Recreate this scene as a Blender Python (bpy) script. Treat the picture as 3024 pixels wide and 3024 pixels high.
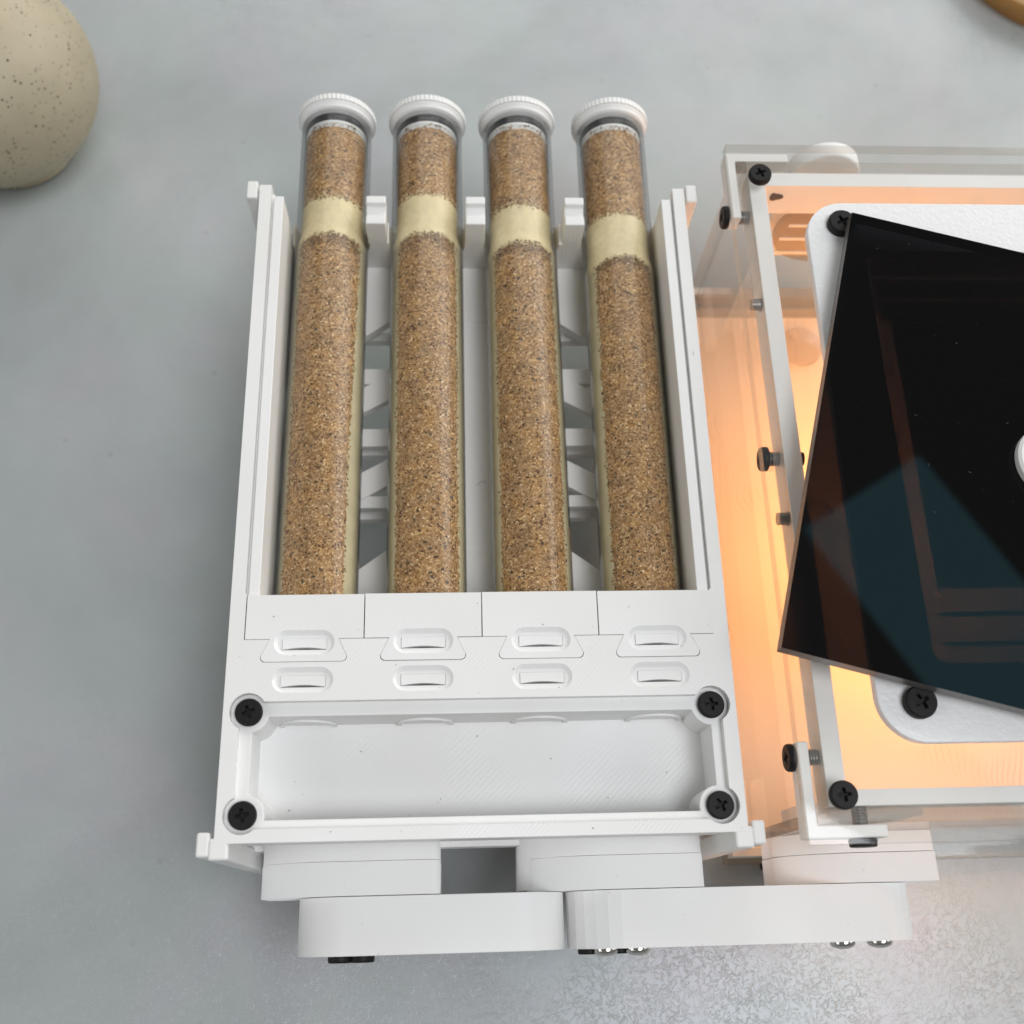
import bpy, bmesh, math, random
from mathutils import Vector, Matrix, noise
from mathutils.geometry import tessellate_polygon
random.seed(7)
MM = 0.001
PI = math.pi
for o in list(bpy.data.objects):
    bpy.data.objects.remove(o, do_unlink=True)
SC = bpy.context.scene
COL = SC.collection

# ------------------------------------------------------------------ camera
R = [[0.9984848561936664, -0.02631738861108391, 0.048325842037214725],
     [-0.007134248213048129, -0.9327176324146659, -0.36053698934393696],
     [0.05456275702663181, 0.35964595540538014, -0.9314921858535254]]
cam_d = bpy.data.cameras.new('camera')
cam = bpy.data.objects.new('camera', cam_d)
COL.objects.link(cam)
SC.camera = cam
M = Matrix.Identity(4)
for i in range(3):
    M[i][0] = R[0][i]
    M[i][1] = -R[1][i]
    M[i][2] = -R[2][i]
M[0][3], M[1][3], M[2][3] = 41.798086 * MM, -14.346877 * MM, 253.381296 * MM
cam.matrix_world = M
cam_d.sensor_width = 36
cam_d.lens = 3161.741 / 3024 * 36
cam_d.clip_start = 0.01
cam_d.clip_end = 50
cam_d.dof.use_dof = True
cam_d.dof.focus_distance = 0.208
cam_d.dof.aperture_fstop = 17

# ------------------------------------------------------------------ light
W = bpy.data.worlds.new("World")
SC.world = W
W.use_nodes = True
bg = W.node_tree.nodes['Background']
bg.inputs[0].default_value = (0.97, 0.985, 0.97, 1)
bg.inputs[1].default_value = 0.19


def area(name, d, dist, sx, sy, rad, col, target=(60, 60, 40), roll=0.0):
    L = bpy.data.lights.new(name, 'AREA')
    L.shape = 'RECTANGLE'
    L.size, L.size_y = sx, sy
    L.energy = rad * PI * sx * sy
    L.color = col
    o = bpy.data.objects.new(name, L)
    COL.objects.link(o)
    d = Vector(d).normalized()
    o.location = Vector(target) * MM + d * dist
    o.rotation_mode = 'QUATERNION'
    from mathutils import Quaternion
    o.rotation_quaternion = d.to_track_quat('Z', 'Y') @ Quaternion((0, 0, 1), roll)
    return o


area('overhead_window', (0.27, -0.19, 1), 1.5, 0.80, 0.60, 7.7, (0.95, 0.96, 1.0), target=(70, -10, 0))
area('right_window', (1.0, 0.35, 0.42), 1.5, 1.4, 0.8, 2.9, (1.0, 0.98, 0.935))
area('back_window', (0.25, 1.0, 0.50), 1.15, 1.3, 0.7, 2.4, (1.0, 0.985, 0.94))
area('left_fill', (-1.0, -0.25, 0.50), 1.9, 1.3, 0.9, 1.75, (0.98, 1.0, 0.99))  # added fill lamp that lifts the left side, no window known there
sky = area('blue_skylight', (0, 0, 1), 1.5, 0.26, 0.95, 0.68, (0.26, 0.80, 1.0))
sky.location = (0.995, 0.262, 1.572)
sky.rotation_mode = 'XYZ'
sky.rotation_euler = (0, 0, 0.547)
SC.view_settings.view_transform = 'Standard'
SC.view_settings.look = 'None'
SC.view_settings.exposure = -0.06
SC.render.engine = 'CYCLES'
SC.cycles.transparent_max_bounces = 32
SC.cycles.max_bounces = 10
SC.cycles.diffuse_bounces = 4


# ------------------------------------------------------------------ materials
def new_mat(name):
    m = bpy.data.materials.new(name)
    m.use_nodes = True
    return m, m.node_tree, m.node_tree.nodes['Principled BSDF']


def N(nt, t, **kw):
    n = nt.nodes.new(t)
    for k, v in kw.items():
        if k.startswith('i_'):
            n.inputs[int(k[2:]) if k[2:].isdigit() else k[2:]].default_value = v
        else:
            setattr(n, k, v)
    return n


def ramp(nt, stops, interp='LINEAR'):
    r = nt.nodes.new('ShaderNodeValToRGB')
    r.color_ramp.interpolation = interp
    e = r.color_ramp.elements
    e[0].position, e[0].color = stops[0][0], (*stops[0][1], 1)
    e[1].position, e[1].color = stops[1][0], (*stops[1][1], 1)
    for p, c in stops[2:]:
        x = e.new(p)
        x.color = (*c, 1)
    return r


def coords(nt, scale, rot=(0, 0, 0), obj=True):
    tc = nt.nodes.new('ShaderNodeTexCoord')
    mp = nt.nodes.new('ShaderNodeMapping')
    mp.inputs['Scale'].default_value = scale
    mp.inputs['Rotation'].default_value = rot
    nt.links.new(tc.outputs['Object'], mp.inputs[0])
    return mp


def white_plastic(name, base=(0.80, 0.79, 0.765), rough=0.42, layer=0.10, ang=0.75, wscale=0.55):
    """printed filament: faint raster lines, sparse pits, tiny colour drift"""
    m, nt, b = new_mat(name)
    L = nt.links.new
    b.inputs['Roughness'].default_value = rough
    b.inputs['Specular IOR Level'].default_value = 0.4
    mp = coords(nt, (1000, 1000, 1000), (0, 0, ang))
    wv = N(nt, 'ShaderNodeTexWave', wave_type='BANDS', bands_direction='X')
    wv.inputs['Scale'].default_value = wscale
    wv.inputs['Distortion'].default_value = 0.4
    L(mp.outputs[0], wv.inputs[0])
    mask = N(nt, 'ShaderNodeTexNoise')
    mask.inputs['Scale'].default_value = 0.09
    mask.inputs['Detail'].default_value = 3
    L(mp.outputs[0], mask.inputs[0])
    mr = ramp(nt, [(0.42, (0, 0, 0)), (0.62, (1, 1, 1))])
    L(mask.outputs[0], mr.inputs[0])
    mul = N(nt, 'ShaderNodeMath', operation='MULTIPLY')
    L(wv.outputs[1], mul.inputs[0])
    L(mr.outputs[0], mul.inputs[1])
    fine = N(nt, 'ShaderNodeTexNoise')
    fine.inputs['Scale'].default_value = 3.0
    fine.inputs['Detail'].default_value = 3
    L(mp.outputs[0], fine.inputs[0])
    add = N(nt, 'ShaderNodeMath', operation='MULTIPLY_ADD')
    L(fine.outputs[0], add.inputs[0])
    add.inputs[1].default_value = 0.55
    L(mul.outputs[0], add.inputs[2])
    # horizontal layer lines on upright faces
    mz = coords(nt, (0.02 * 1000, 0.02 * 1000, 1000))
    wz = N(nt, 'ShaderNodeTexWave', wave_type='BANDS', bands_direction='Z')
    wz.inputs['Scale'].default_value = 0.9
    L(mz.outputs[0], wz.inputs[0])
    add2 = N(nt, 'ShaderNodeMath', operation='ADD')
    L(add.outputs[0], add2.inputs[0])
    mzz = N(nt, 'ShaderNodeMath', operation='MULTIPLY')
    mzz.inputs[1].default_value = 0.0
    L(wz.outputs[1], mzz.inputs[0])
    L(mzz.outputs[0], add2.inputs[1])
    bp = N(nt, 'ShaderNodeBump')
    bp.inputs['Strength'].default_value = layer * 3
    bp.inputs['Distance'].default_value = 0.00006
    L(add2.outputs[0], bp.inputs['Height'])
    L(bp.outputs[0], b.inputs['Normal'])
    # pits
    vo = N(nt, 'ShaderNodeTexVoronoi')
    vo.inputs['Scale'].default_value = 0.22
    vo.inputs['Randomness'].default_value = 1
    L(mp.outputs[0], vo.inputs[0])
    pr = ramp(nt, [(0.035, (0.62, 0.60, 0.56)), (0.06, (1, 1, 1))])
    L(vo.outputs['Distance'], pr.inputs[0])
    drift = N(nt, 'ShaderNodeTexNoise')
    drift.inputs['Scale'].default_value = 0.035
    drift.inputs['Detail'].default_value = 2
    L(mp.outputs[0], drift.inputs[0])
    dr = ramp(nt, [(0.3, tuple(c * 0.965 for c in base)), (0.7, (base[0] * 1.01, base[1] * 1.02, base[2] * 1.035))])
    L(drift.outputs[0], dr.inputs[0])
    mx = N(nt, 'ShaderNodeMixRGB', blend_type='MULTIPLY')
    mx.inputs[0].default_value = 0.32
    L(dr.outputs[0], mx.inputs[1])
    L(pr.outputs[0], mx.inputs[2])
    L(mx.outputs[0], b.inputs['Base Color'])
    return m


def plain(name, col, rough, metal=0.0, bump=0.0, bscale=2.0, spec=0.5, vary=0.14):
    m, nt, b = new_mat(name)
    L = nt.links.new
    b.inputs['Roughness'].default_value = rough
    b.inputs['Metallic'].default_value = metal
    b.inputs['Specular IOR Level'].default_value = spec
    mp = coords(nt, (1000, 1000, 1000))
    nz = N(nt, 'ShaderNodeTexNoise')
    nz.inputs['Scale'].default_value = bscale
    nz.inputs['Detail'].default_value = 4
    L(mp.outputs[0], nz.inputs[0])
    r = ramp(nt, [(0.3, tuple(c * (1 - vary) for c in col)), (0.7, tuple(min(1, c * (1 + vary / 2)) for c in col))])
    L(nz.outputs[0], r.inputs[0])
    L(r.outputs[0], b.inputs['Base Color'])
    if bump:
        bp = N(nt, 'ShaderNodeBump')
        bp.inputs['Strength'].default_value = 1.0
        bp.inputs['Distance'].default_value = bump * MM
        L(nz.outputs[0], bp.inputs['Height'])
        L(bp.outputs[0], b.inputs['Normal'])
    return m


def clear(name, tint=(0.97, 0.98, 0.97), ior=1.49, haze=0.0, hazecol=(0.8, 0.8, 0.8), edge=0.0, rough=0.03, f0=0.04):
    """thin clear sheet: straight transmission + Fresnel gloss (+ a little haze)"""
    m = bpy.data.materials.new(name)
    m.use_nodes = True
    nt = m.node_tree
    L = nt.links.new
    nt.nodes.clear()
    out = N(nt, 'ShaderNodeOutputMaterial')
    tr = N(nt, 'ShaderNodeBsdfTransparent')
    tr.inputs[0].default_value = (*tint, 1)
    gl = N(nt, 'ShaderNodeBsdfAnisotropic')
    gl.inputs['Roughness'].default_value = rough
    if edge:
        lw = N(nt, 'ShaderNodeLayerWeight')
        lw.inputs[0].default_value = 0.35
        r = ramp(nt, [(0.35, tint), (0.95, tuple(c * (1 - edge) for c in tint))])
        L(lw.outputs['Facing'], r.inputs[0])
        L(r.outputs[0], tr.inputs[0])
    fr = N(nt, 'ShaderNodeFresnel')
    fr.inputs[0].default_value = ior
    # same reflectance on both sides of the skin
    geo = N(nt, 'ShaderNodeNewGeometry')
    mi = N(nt, 'ShaderNodeMath', operation='MULTIPLY_ADD')
    mi.inputs[1].default_value = 1.0 / ior - ior
    mi.inputs[2].default_value = ior
    L(geo.outputs['Backfacing'], mi.inputs[0])
    lw2 = N(nt, 'ShaderNodeLayerWeight')
    lw2.inputs[0].default_value = 0.5
    pw = N(nt, 'ShaderNodeMath', operation='POWER')
    pw.inputs[1].default_value = 5.0
    L(lw2.outputs['Facing'], pw.inputs[0])
    ma = N(nt, 'ShaderNodeMath', operation='MULTIPLY_ADD')
    ma.inputs[1].default_value = 0.90
    ma.inputs[2].default_value = f0
    L(pw.outputs[0], ma.inputs[0])
    mix = N(nt, 'ShaderNodeMixShader')
    L(ma.outputs[0], mix.inputs[0])
    L(tr.outputs[0], mix.inputs[1])
    L(gl.outputs[0], mix.inputs[2])
    last = mix
    if haze:
        df = N(nt, 'ShaderNodeBsdfDiffuse')
        df.inputs[0].default_value = (*hazecol, 1)
        m2 = N(nt, 'ShaderNodeMixShader')
        m2.inputs[0].default_value = haze
        L(mix.outputs[0], m2.inputs[1])
        L(df.outputs[0], m2.inputs[2])
        last = m2
    L(last.outputs[0], out.inputs[0])
    return m


def table_material():
    m, nt, b = new_mat('grey_melamine')
    L = nt.links.new
    mp = coords(nt, (1000, 1000, 1000))
    n1 = N(nt, 'ShaderNodeTexNoise')
    n1.inputs['Scale'].default_value = 0.011
    n1.inputs['Detail'].default_value = 6
    n1.inputs['Roughness'].default_value = 0.6
    n1.inputs['Distortion'].default_value = 0.3
    L(mp.outputs[0], n1.inputs[0])
    r1 = ramp(nt, [(0.30, (0.345, 0.365, 0.360)), (0.48, (0.405, 0.424, 0.424)), (0.70, (0.475, 0.490, 0.492))])
    L(n1.outputs[0], r1.inputs[0])
    n2 = N(nt, 'ShaderNodeTexNoise')
    n2.inputs['Scale'].default_value = 0.03
    n2.inputs['Detail'].default_value = 4
    L(mp.outputs[0], n2.inputs[0])
    r2 = ramp(nt, [(0.40, (0.96, 1.0, 0.98)), (0.62, (1.0, 0.975, 0.99))])
    L(n2.outputs[0], r2.inputs[0])
    mx = N(nt, 'ShaderNodeMixRGB', blend_type='MULTIPLY')
    mx.inputs[0].default_value = 1
    L(r1.outputs[0], mx.inputs[1])
    L(r2.outputs[0], mx.inputs[2])
    # sparse small dark flecks and pits
    vo = N(nt, 'ShaderNodeTexVoronoi')
    vo.inputs['Scale'].default_value = 0.075
    L(mp.outputs[0], vo.inputs[0])
    vr = ramp(nt, [(0.03, (0.80, 0.80, 0.78)), (0.07, (1, 1, 1))])
    L(vo.outputs['Distance'], vr.inputs[0])
    mx2 = N(nt, 'ShaderNodeMixRGB', blend_type='MULTIPLY')
    mx2.inputs[0].default_value = 0.6
    L(mx.outputs[0], mx2.inputs[1])
    L(vr.outputs[0], mx2.inputs[2])
    L(mx2.outputs[0], b.inputs['Base Color'])
    b.inputs['Roughness'].default_value = 0.22
    b.inputs['Specular Tint'].default_value = (0.82, 0.885, 1.0, 1)  # bluish cast of the overhead light painted into the table's highlight
    b.inputs['Specular IOR Level'].default_value = 0.55
    # pressed "orange peel" relief: winding ridges
    n3 = N(nt, 'ShaderNodeTexNoise')
    n3.inputs['Scale'].default_value = 0.66
    n3.inputs['Detail'].default_value = 3.5
    n3.inputs['Roughness'].default_value = 0.55
    n3.inputs['Distortion'].default_value = 0.9
    L(mp.outputs[0], n3.inputs[0])
    ri = ramp(nt, [(0.455, (0.2, 0.2, 0.2)), (0.495, (1, 1, 1)), (0.535, (0, 0, 0))])
    L(n3.outputs[0], ri.inputs[0])
    n4 = N(nt, 'ShaderNodeTexNoise')
    n4.inputs['Scale'].default_value = 0.16
    n4.inputs['Detail'].default_value = 2
    L(mp.outputs[0], n4.inputs[0])
    ad = N(nt, 'ShaderNodeMath', operation='MULTIPLY_ADD')
    ad.inputs[1].default_value = 0.5
    L(n4.outputs[0], ad.inputs[0])
    msk = N(nt, 'ShaderNodeTexNoise')
    msk.inputs['Scale'].default_value = 0.055
    msk.inputs['Detail'].default_value = 3
    L(mp.outputs[0], msk.inputs[0])
    mrk = ramp(nt, [(0.38, (0.30, 0.30, 0.30)), (0.60, (1, 1, 1))])
    L(msk.outputs[0], mrk.inputs[0])
    mmk = N(nt, 'ShaderNodeMath', operation='MULTIPLY')
    L(ri.outputs[0], mmk.inputs[0])
    L(mrk.outputs[0], mmk.inputs[1])
    L(mmk.outputs[0], ad.inputs[2])
    bp = N(nt, 'ShaderNodeBump')
    bp.inputs['Strength'].default_value = 1.0
    bp.inputs['Distance'].default_value = 0.000036
    L(ad.outputs[0], bp.inputs['Height'])
    L(bp.outputs[0], b.inputs['Normal'])
    return m


def sand_material(name='packed_sand', damp=1.0):
    m, nt, b = new_mat(name)
    L = nt.links.new
    mp = coords(nt, (1000, 1000, 1000))
    oi = N(nt, 'ShaderNodeObjectInfo')
    of = N(nt, 'ShaderNodeVectorMath', operation='MULTIPLY')
    of.inputs[1].default_value = (3700, 5300, 2900)
    L(oi.outputs['Location'], of.inputs[0])
    L(of.outputs[0], mp.inputs['Location'])
    vo = N(nt, 'ShaderNodeTexVoronoi')
    vo.inputs['Scale'].default_value = 2.6
    L(mp.outputs[0], vo.inputs[0])
    sep = N(nt, 'ShaderNodeSeparateColor')
    L(vo.outputs['Color'], sep.inputs[0])
    r = ramp(nt, [(0.0, (0.03, 0.02, 0.012)), (0.035, (0.14, 0.072, 0.025)), (0.16, (0.36, 0.20, 0.075)),
                  (0.5, (0.455, 0.29, 0.135)), (0.75, (0.56, 0.375, 0.195)), (0.95, (0.68, 0.49, 0.28)), (1.0, (0.88, 0.72, 0.50))])
    L(sep.outputs[0], r.inputs[0])
    # blotches of greyer and more orange grains
    nz = N(nt, 'ShaderNodeTexNoise')
    nz.inputs['Scale'].default_value = 0.30
    nz.inputs['Detail'].default_value = 4
    L(mp.outputs[0], nz.inputs[0])
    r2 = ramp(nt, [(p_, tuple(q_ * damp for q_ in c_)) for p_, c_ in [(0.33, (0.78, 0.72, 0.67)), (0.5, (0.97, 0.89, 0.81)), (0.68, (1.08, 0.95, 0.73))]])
    L(nz.outputs[0], r2.inputs[0])
    gap = N(nt, 'ShaderNodeTexVoronoi', feature='DISTANCE_TO_EDGE')
    gap.inputs['Scale'].default_value = 2.6
    L(mp.outputs[0], gap.inputs[0])
    gr = ramp(nt, [(0.0, (0.50, 0.40, 0.30)), (0.11, (1, 1, 1))])
    L(gap.outputs['Distance'], gr.inputs[0])
    mg = N(nt, 'ShaderNodeMixRGB', blend_type='MULTIPLY')
    mg.inputs[0].default_value = 1
    L(r.outputs[0], mg.inputs[1])
    L(gr.outputs[0], mg.inputs[2])
    mx = N(nt, 'ShaderNodeMixRGB', blend_type='MULTIPLY')
    mx.inputs[0].default_value = 1
    L(mg.outputs[0], mx.inputs[1])
    L(r2.outputs[0], mx.inputs[2])
    # grey mineral specks
    v2 = N(nt, 'ShaderNodeTexVoronoi')
    v2.inputs['Scale'].default_value = 1.2
    L(mp.outputs[0], v2.inputs[0])
    s2 = N(nt, 'ShaderNodeSeparateColor')
    L(v2.outputs['Color'], s2.inputs[0])
    r3 = ramp(nt, [(0.955, (0, 0, 0)), (0.965, (1, 1, 1))])
    L(s2.outputs[1], r3.inputs[0])
    d3 = ramp(nt, [(0.30, (1, 1, 1)), (0.36, (0, 0, 0))])
    L(v2.outputs['Distance'], d3.inputs[0])
    mm = N(nt, 'ShaderNodeMath', operation='MULTIPLY')
    L(r3.outputs[0], mm.inputs[0])
    L(d3.outputs[0], mm.inputs[1])
    mx3 = N(nt, 'ShaderNodeMixRGB')
    L(mm.outputs[0], mx3.inputs[0])
    L(mx.outputs[0], mx3.inputs[1])
    mx3.inputs[2].default_value = (0.07, 0.065, 0.065, 1)
    L(mx3.outputs[0], b.inputs['Base Color'])
    b.inputs['Roughness'].default_value = 0.65
    v3 = N(nt, 'ShaderNodeTexVoronoi', feature='SMOOTH_F1')
    v3.inputs['Scale'].default_value = 2.6
    v3.inputs['Smoothness'].default_value = 0.25
    L(mp.outputs[0], v3.inputs[0])
    bp = N(nt, 'ShaderNodeBump', invert=True)
    bp.inputs['Strength'].default_value = 0.9
    bp.inputs['Distance'].default_value = 0.00014
    L(v3.outputs['Distance'], bp.inputs['Height'])
    L(bp.outputs[0], b.inputs['Normal'])
    return m


def speckled(name, base, spk, scale, rough=0.55):
    m, nt, b = new_mat(name)
    L = nt.links.new
    mp = coords(nt, (1000, 1000, 1000))
    nz = N(nt, 'ShaderNodeTexNoise')
    nz.inputs['Scale'].default_value = 0.05
    nz.inputs['Detail'].default_value = 3
    L(mp.outputs[0], nz.inputs[0])
    r = ramp(nt, [(0.35, tuple(c * 0.9 for c in base)), (0.65, tuple(c * 1.1 for c in base))])
    L(nz.outputs[0], r.inputs[0])
    vo = N(nt, 'ShaderNodeTexVoronoi')
    vo.inputs['Scale'].default_value = scale
    L(mp.outputs[0], vo.inputs[0])
    sp = N(nt, 'ShaderNodeSeparateColor')
    L(vo.outputs['Color'], sp.inputs[0])
    th = N(nt, 'ShaderNodeMath', operation='MULTIPLY')
    th.inputs[1].default_value = 0.36
    L(sp.outputs[0], th.inputs[0])
    lt = N(nt, 'ShaderNodeMath', operation='LESS_THAN')
    L(vo.outputs['Distance'], lt.inputs[0])
    L(th.outputs[0], lt.inputs[1])
    st = N(nt, 'ShaderNodeMath', operation='MULTIPLY')
    L(lt.outputs[0], st.inputs[0])
    L(sp.outputs[1], st.inputs[1])
    mx = N(nt, 'ShaderNodeMixRGB')
    L(st.outputs[0], mx.inputs[0])
    L(r.outputs[0], mx.inputs[1])
    mx.inputs[2].default_value = (*spk, 1)
    L(mx.outputs[0], b.inputs['Base Color'])
    b.inputs['Roughness'].default_value = rough
    return m


def dark_acrylic():
    m = bpy.data.materials.new('dark_red_acrylic')
    m.use_nodes = True
    nt = m.node_tree
    L = nt.links.new
    nt.nodes.clear()
    out = N(nt, 'ShaderNodeOutputMaterial')
    tr = N(nt, 'ShaderNodeBsdfTransparent')
    tr.inputs[0].default_value = (0.100, 0.090, 0.105, 1)
    gl = N(nt, 'ShaderNodeBsdfAnisotropic')
    gl.inputs['Roughness'].default_value = 0.012
    lw = N(nt, 'ShaderNodeLayerWeight')
    lw.inputs[0].default_value = 0.5
    pw = N(nt, 'ShaderNodeMath', operation='POWER')
    pw.inputs[1].default_value = 5.0
    L(lw.outputs['Facing'], pw.inputs[0])
    ma = N(nt, 'ShaderNodeMath', operation='MULTIPLY_ADD')
    ma.inputs[1].default_value = 0.9
    ma.inputs[2].default_value = 0.04
    L(pw.outputs[0], ma.inputs[0])
    mix = N(nt, 'ShaderNodeMixShader')
    L(ma.outputs[0], mix.inputs[0])
    L(tr.outputs[0], mix.inputs[1])
    L(gl.outputs[0], mix.inputs[2])
    L(mix.outputs[0], out.inputs[0])
    return m


WHITE = white_plastic('white_print', base=(0.83, 0.82, 0.795), layer=0.18, wscale=0.45)
WHITE_B = white_plastic('white_print_basin', base=(0.86, 0.855, 0.835), rough=0.38, layer=0.14, ang=0.80, wscale=0.36)
WHITE_S = white_plastic('white_print_smooth', base=(0.84, 0.83, 0.81), layer=0.08)
WHITE_R = plain('white_textured_plate', (0.82, 0.82, 0.815), 0.28, bump=0.10, bscale=1.1, vary=0.015)
CONNECT = white_plastic('white_print_connector', base=(0.86, 0.85, 0.83), rough=0.45, layer=0.06)
BLACK = plain('black_oxide', (0.013, 0.012, 0.012), 0.5, 0.0, spec=0.2)
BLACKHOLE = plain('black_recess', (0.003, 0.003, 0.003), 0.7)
RUBBER = plain('black_rubber', (0.012, 0.012, 0.015), 0.5)
CHROME = plain('steel', (0.62, 0.60, 0.57), 0.16, 1.0)
PLASTER = plain('cream_plaster', (0.80, 0.66, 0.395), 0.85, bump=0.06, bscale=0.8, vary=0.09)
PLASTER_SHADE = plain('shaded_plaster', (0.62, 0.53, 0.345), 0.8, bump=0.04, bscale=0.25, vary=0.10)  # same plaster for the bed, its shade mixed into a duller colour
SAND = sand_material()
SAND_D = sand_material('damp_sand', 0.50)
GLASS = clear('tube_glass', (0.985, 0.99, 0.985), edge=0.45, rough=0.20, f0=0.022)
ACRYL = clear('clear_acrylic', (0.993, 0.992, 0.985), haze=0.008, f0=0.028)
ACRYL_E = clear('acrylic_edge', (0.84, 0.82, 0.785), haze=0.13, hazecol=(0.80, 0.77, 0.73))
DARK = dark_acrylic()
DARK_E = plain('dark_acrylic_edge', (0.11, 0.10, 0.095), 0.35)
BLACKPANEL = plain('black_panel', (0.01, 0.01, 0.01), 0.5)


def floor_material():
    m, nt, b = new_mat('nest_floor')
    L = nt.links.new
    b.inputs['Roughness'].default_value = 0.55
    mp = coords(nt, (1000, 1000, 1000))
    wv = N(nt, 'ShaderNodeTexWave', wave_type='BANDS', bands_direction='X')
    wv.inputs['Scale'].default_value = 0.20
    wv.inputs['Distortion'].default_value = 26
    wv.inputs['Detail'].default_value = 2.0
    wv.inputs['Detail Scale'].default_value = 0.22
    L(mp.outputs[0], wv.inputs[0])
    nm = N(nt, 'ShaderNodeTexNoise')
    nm.inputs['Scale'].default_value = 0.045
    nm.inputs['Detail'].default_value = 2
    L(mp.outputs[0], nm.inputs[0])
    mr = ramp(nt, [(0.50, (0, 0, 0)), (0.64, (1, 1, 1))])
    L(nm.outputs[0], mr.inputs[0])
    wr = ramp(nt, [(0.0, (1, 1, 1)), (0.14, (0, 0, 0))])
    L(wv.outputs[1], wr.inputs[0])
    mu = N(nt, 'ShaderNodeMath', operation='MULTIPLY')
    L(wr.outputs[0], mu.inputs[0])
    L(mr.outputs[0], mu.inputs[1])
    mx = N(nt, 'ShaderNodeMixRGB')
    L(mu.outputs[0], mx.inputs[0])
    mx.inputs[1].default_value = (0.80, 0.715, 0.62, 1)
    mx.inputs[2].default_value = (0.73, 0.635, 0.535, 1)
    L(mx.outputs[0], b.inputs['Base Color'])
    bp = N(nt, 'ShaderNodeBump', invert=True)
    bp.inputs['Distance'].default_value = 0.0001
    L(mu.outputs[0], bp.inputs['Height'])
    L(bp.outputs[0], b.inputs['Normal'])
    return m


FLOORM = floor_material()
TABLE = table_material()
VASE = speckled('speckled_ceramic', (0.44, 0.38, 0.265), (0.06, 0.04, 0.02), 0.95)
WOOD = plain('amber_wood', (0.34, 0.19, 0.055), 0.5, bscale=0.15)


# ------------------------------------------------------------------ mesh helpers (all in mm)
class B:
    def __init__(s):
        s.v, s.f, s.mi = [], [], []

    def add(s, vs, fs, mi=0):
        k = len(s.v)
        s.v += [tuple(v) for v in vs]
        s.f += [tuple(i + k for i in f) for f in fs]
        s.mi += [mi] * len(fs)
        return s

    def box(s, x0, x1, y0, y1, z0, z1, mi=0):
        v = [(x, y, z) for z in (z0, z1) for y in (y0, y1) for x in (x0, x1)]
        return s.add(v, [(0, 2, 3, 1), (4, 5, 7, 6), (0, 1, 5, 4), (2, 6, 7, 3), (0, 4, 6, 2), (1, 3, 7, 5)], mi)

    def prism(s, outer, holes, a, b, axis='z', mi=0):
        """outer/holes: 2-D loops; extruded from a to b along axis (y: loop is x,z)"""
        loops = [list(outer)] + [list(h) for h in holes]

        def P(p, t):
            return (p[0], p[1], t) if axis == 'z' else ((p[0], t, p[1]) if axis == 'y' else (t, p[0], p[1]))
        tri = tessellate_polygon([[Vector((p[0], p[1], 0)) for p in l] for l in loops])
        flat = [p for l in loops for p in l]
        n = len(flat)
        v = [P(p, a) for p in flat] + [P(p, b) for p in flat]
        f = [t for t in tri] + [(t[2] + n, t[1] + n, t[0] + n) for t in tri]
        k = 0
        for l in loops:
            m = len(l)
            for i in range(m):
                j = (i + 1) % m
                f.append((k + i, k + j, k + j + n, k + i + n))
            k += m
        return s.add(v, f, mi)

    def cyl(s, c, r, a, b, axis='z', seg=40, mi=0, r2=None):
        r2 = r if r2 is None else r2

        def P(x, y, t):
            return (c[0] + x, c[1] + y, t) if axis == 'z' else ((c[0] + x, t, c[1] + y) if axis == 'y' else (t, c[0] + x, c[1] + y))
        v = [P(r * math.cos(2 * PI * i / seg), r * math.sin(2 * PI * i / seg), a) for i in range(seg)]
        v += [P(r2 * math.cos(2 * PI * i / seg), r2 * math.sin(2 * PI * i / seg), b) for i in range(seg)]
        f = [tuple(range(seg))[::-1], tuple(range(seg, 2 * seg))]
        f += [(i, (i + 1) % seg, seg + (i + 1) % seg, seg + i) for i in range(seg)]
        return s.add(v, f, mi)

    def lathe(s, prof, c, axis='z', seg=64, mi=0, close=False):
        """prof: (r, t) pairs along the axis"""
        v, f = [], []
        n = len(prof)
        for i in range(seg):
            a = 2 * PI * i / seg
            for r, t in prof:
                x, y = r * math.cos(a), r * math.sin(a)
                v.append((c[0] + x, c[1] + y, t) if axis == 'z' else ((c[0] + x, t, c[1] + y) if axis == 'y' else (t, c[0] + x, c[1] + y)))
        for i in range(seg):
            j = (i + 1) % seg
            for k in range(n if close else n - 1):
                l = (k + 1) % n
                f.append((i * n + k, j * n + k, j * n + l, i * n + l))
        return s.add(v, f, mi)

    def build(s, name, mat, root=None, loc=None, bevel=0.0, seg=2, smooth=False, ang=30, fixn=True):
        mats = mat if isinstance(mat, (list, tuple)) else [mat]
        org = Vector((0, 0, 0))
        if loc is not None:
            org = Vector(loc)
        elif root is not None:
            org = Vector(root['_org'])
        me = bpy.data.meshes.new(name)
        me.from_pydata([((x - org.x) * MM, (y - org.y) * MM, (z - org.z) * MM) for x, y, z in s.v], [], s.f)
        if fixn:
            bm = bmesh.new()
            bm.from_mesh(me)
            bmesh.ops.recalc_face_normals(bm, faces=bm.faces)
            if bevel and len(mats) == 1:
                bmesh.ops.dissolve_limit(bm, angle_limit=0.01, verts=bm.verts, edges=bm.edges)
            bm.to_mesh(me)
            bm.free()
        for m in mats:
            me.materials.append(m)
        for p, mi in zip(me.polygons, s.mi):
            p.material_index = mi
        if smooth or bevel:
            me.shade_smooth()
        o = bpy.data.objects.new(name, me)
        COL.objects.link(o)
        if root is not None:
            o.parent = root
            o.location = (org - Vector(root['_org'])) * MM
        else:
            o.location = org * MM
        if bevel:
            bv = o.modifiers.new('bevel', 'BEVEL')
            bv.width = bevel * MM
            bv.segments = seg
            bv.limit_method = 'ANGLE'
            bv.angle_limit = math.radians(40)
            bv.harden_normals = True
        elif smooth:
            me.set_sharp_from_angle(angle=math.radians(ang))
        return o


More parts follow.
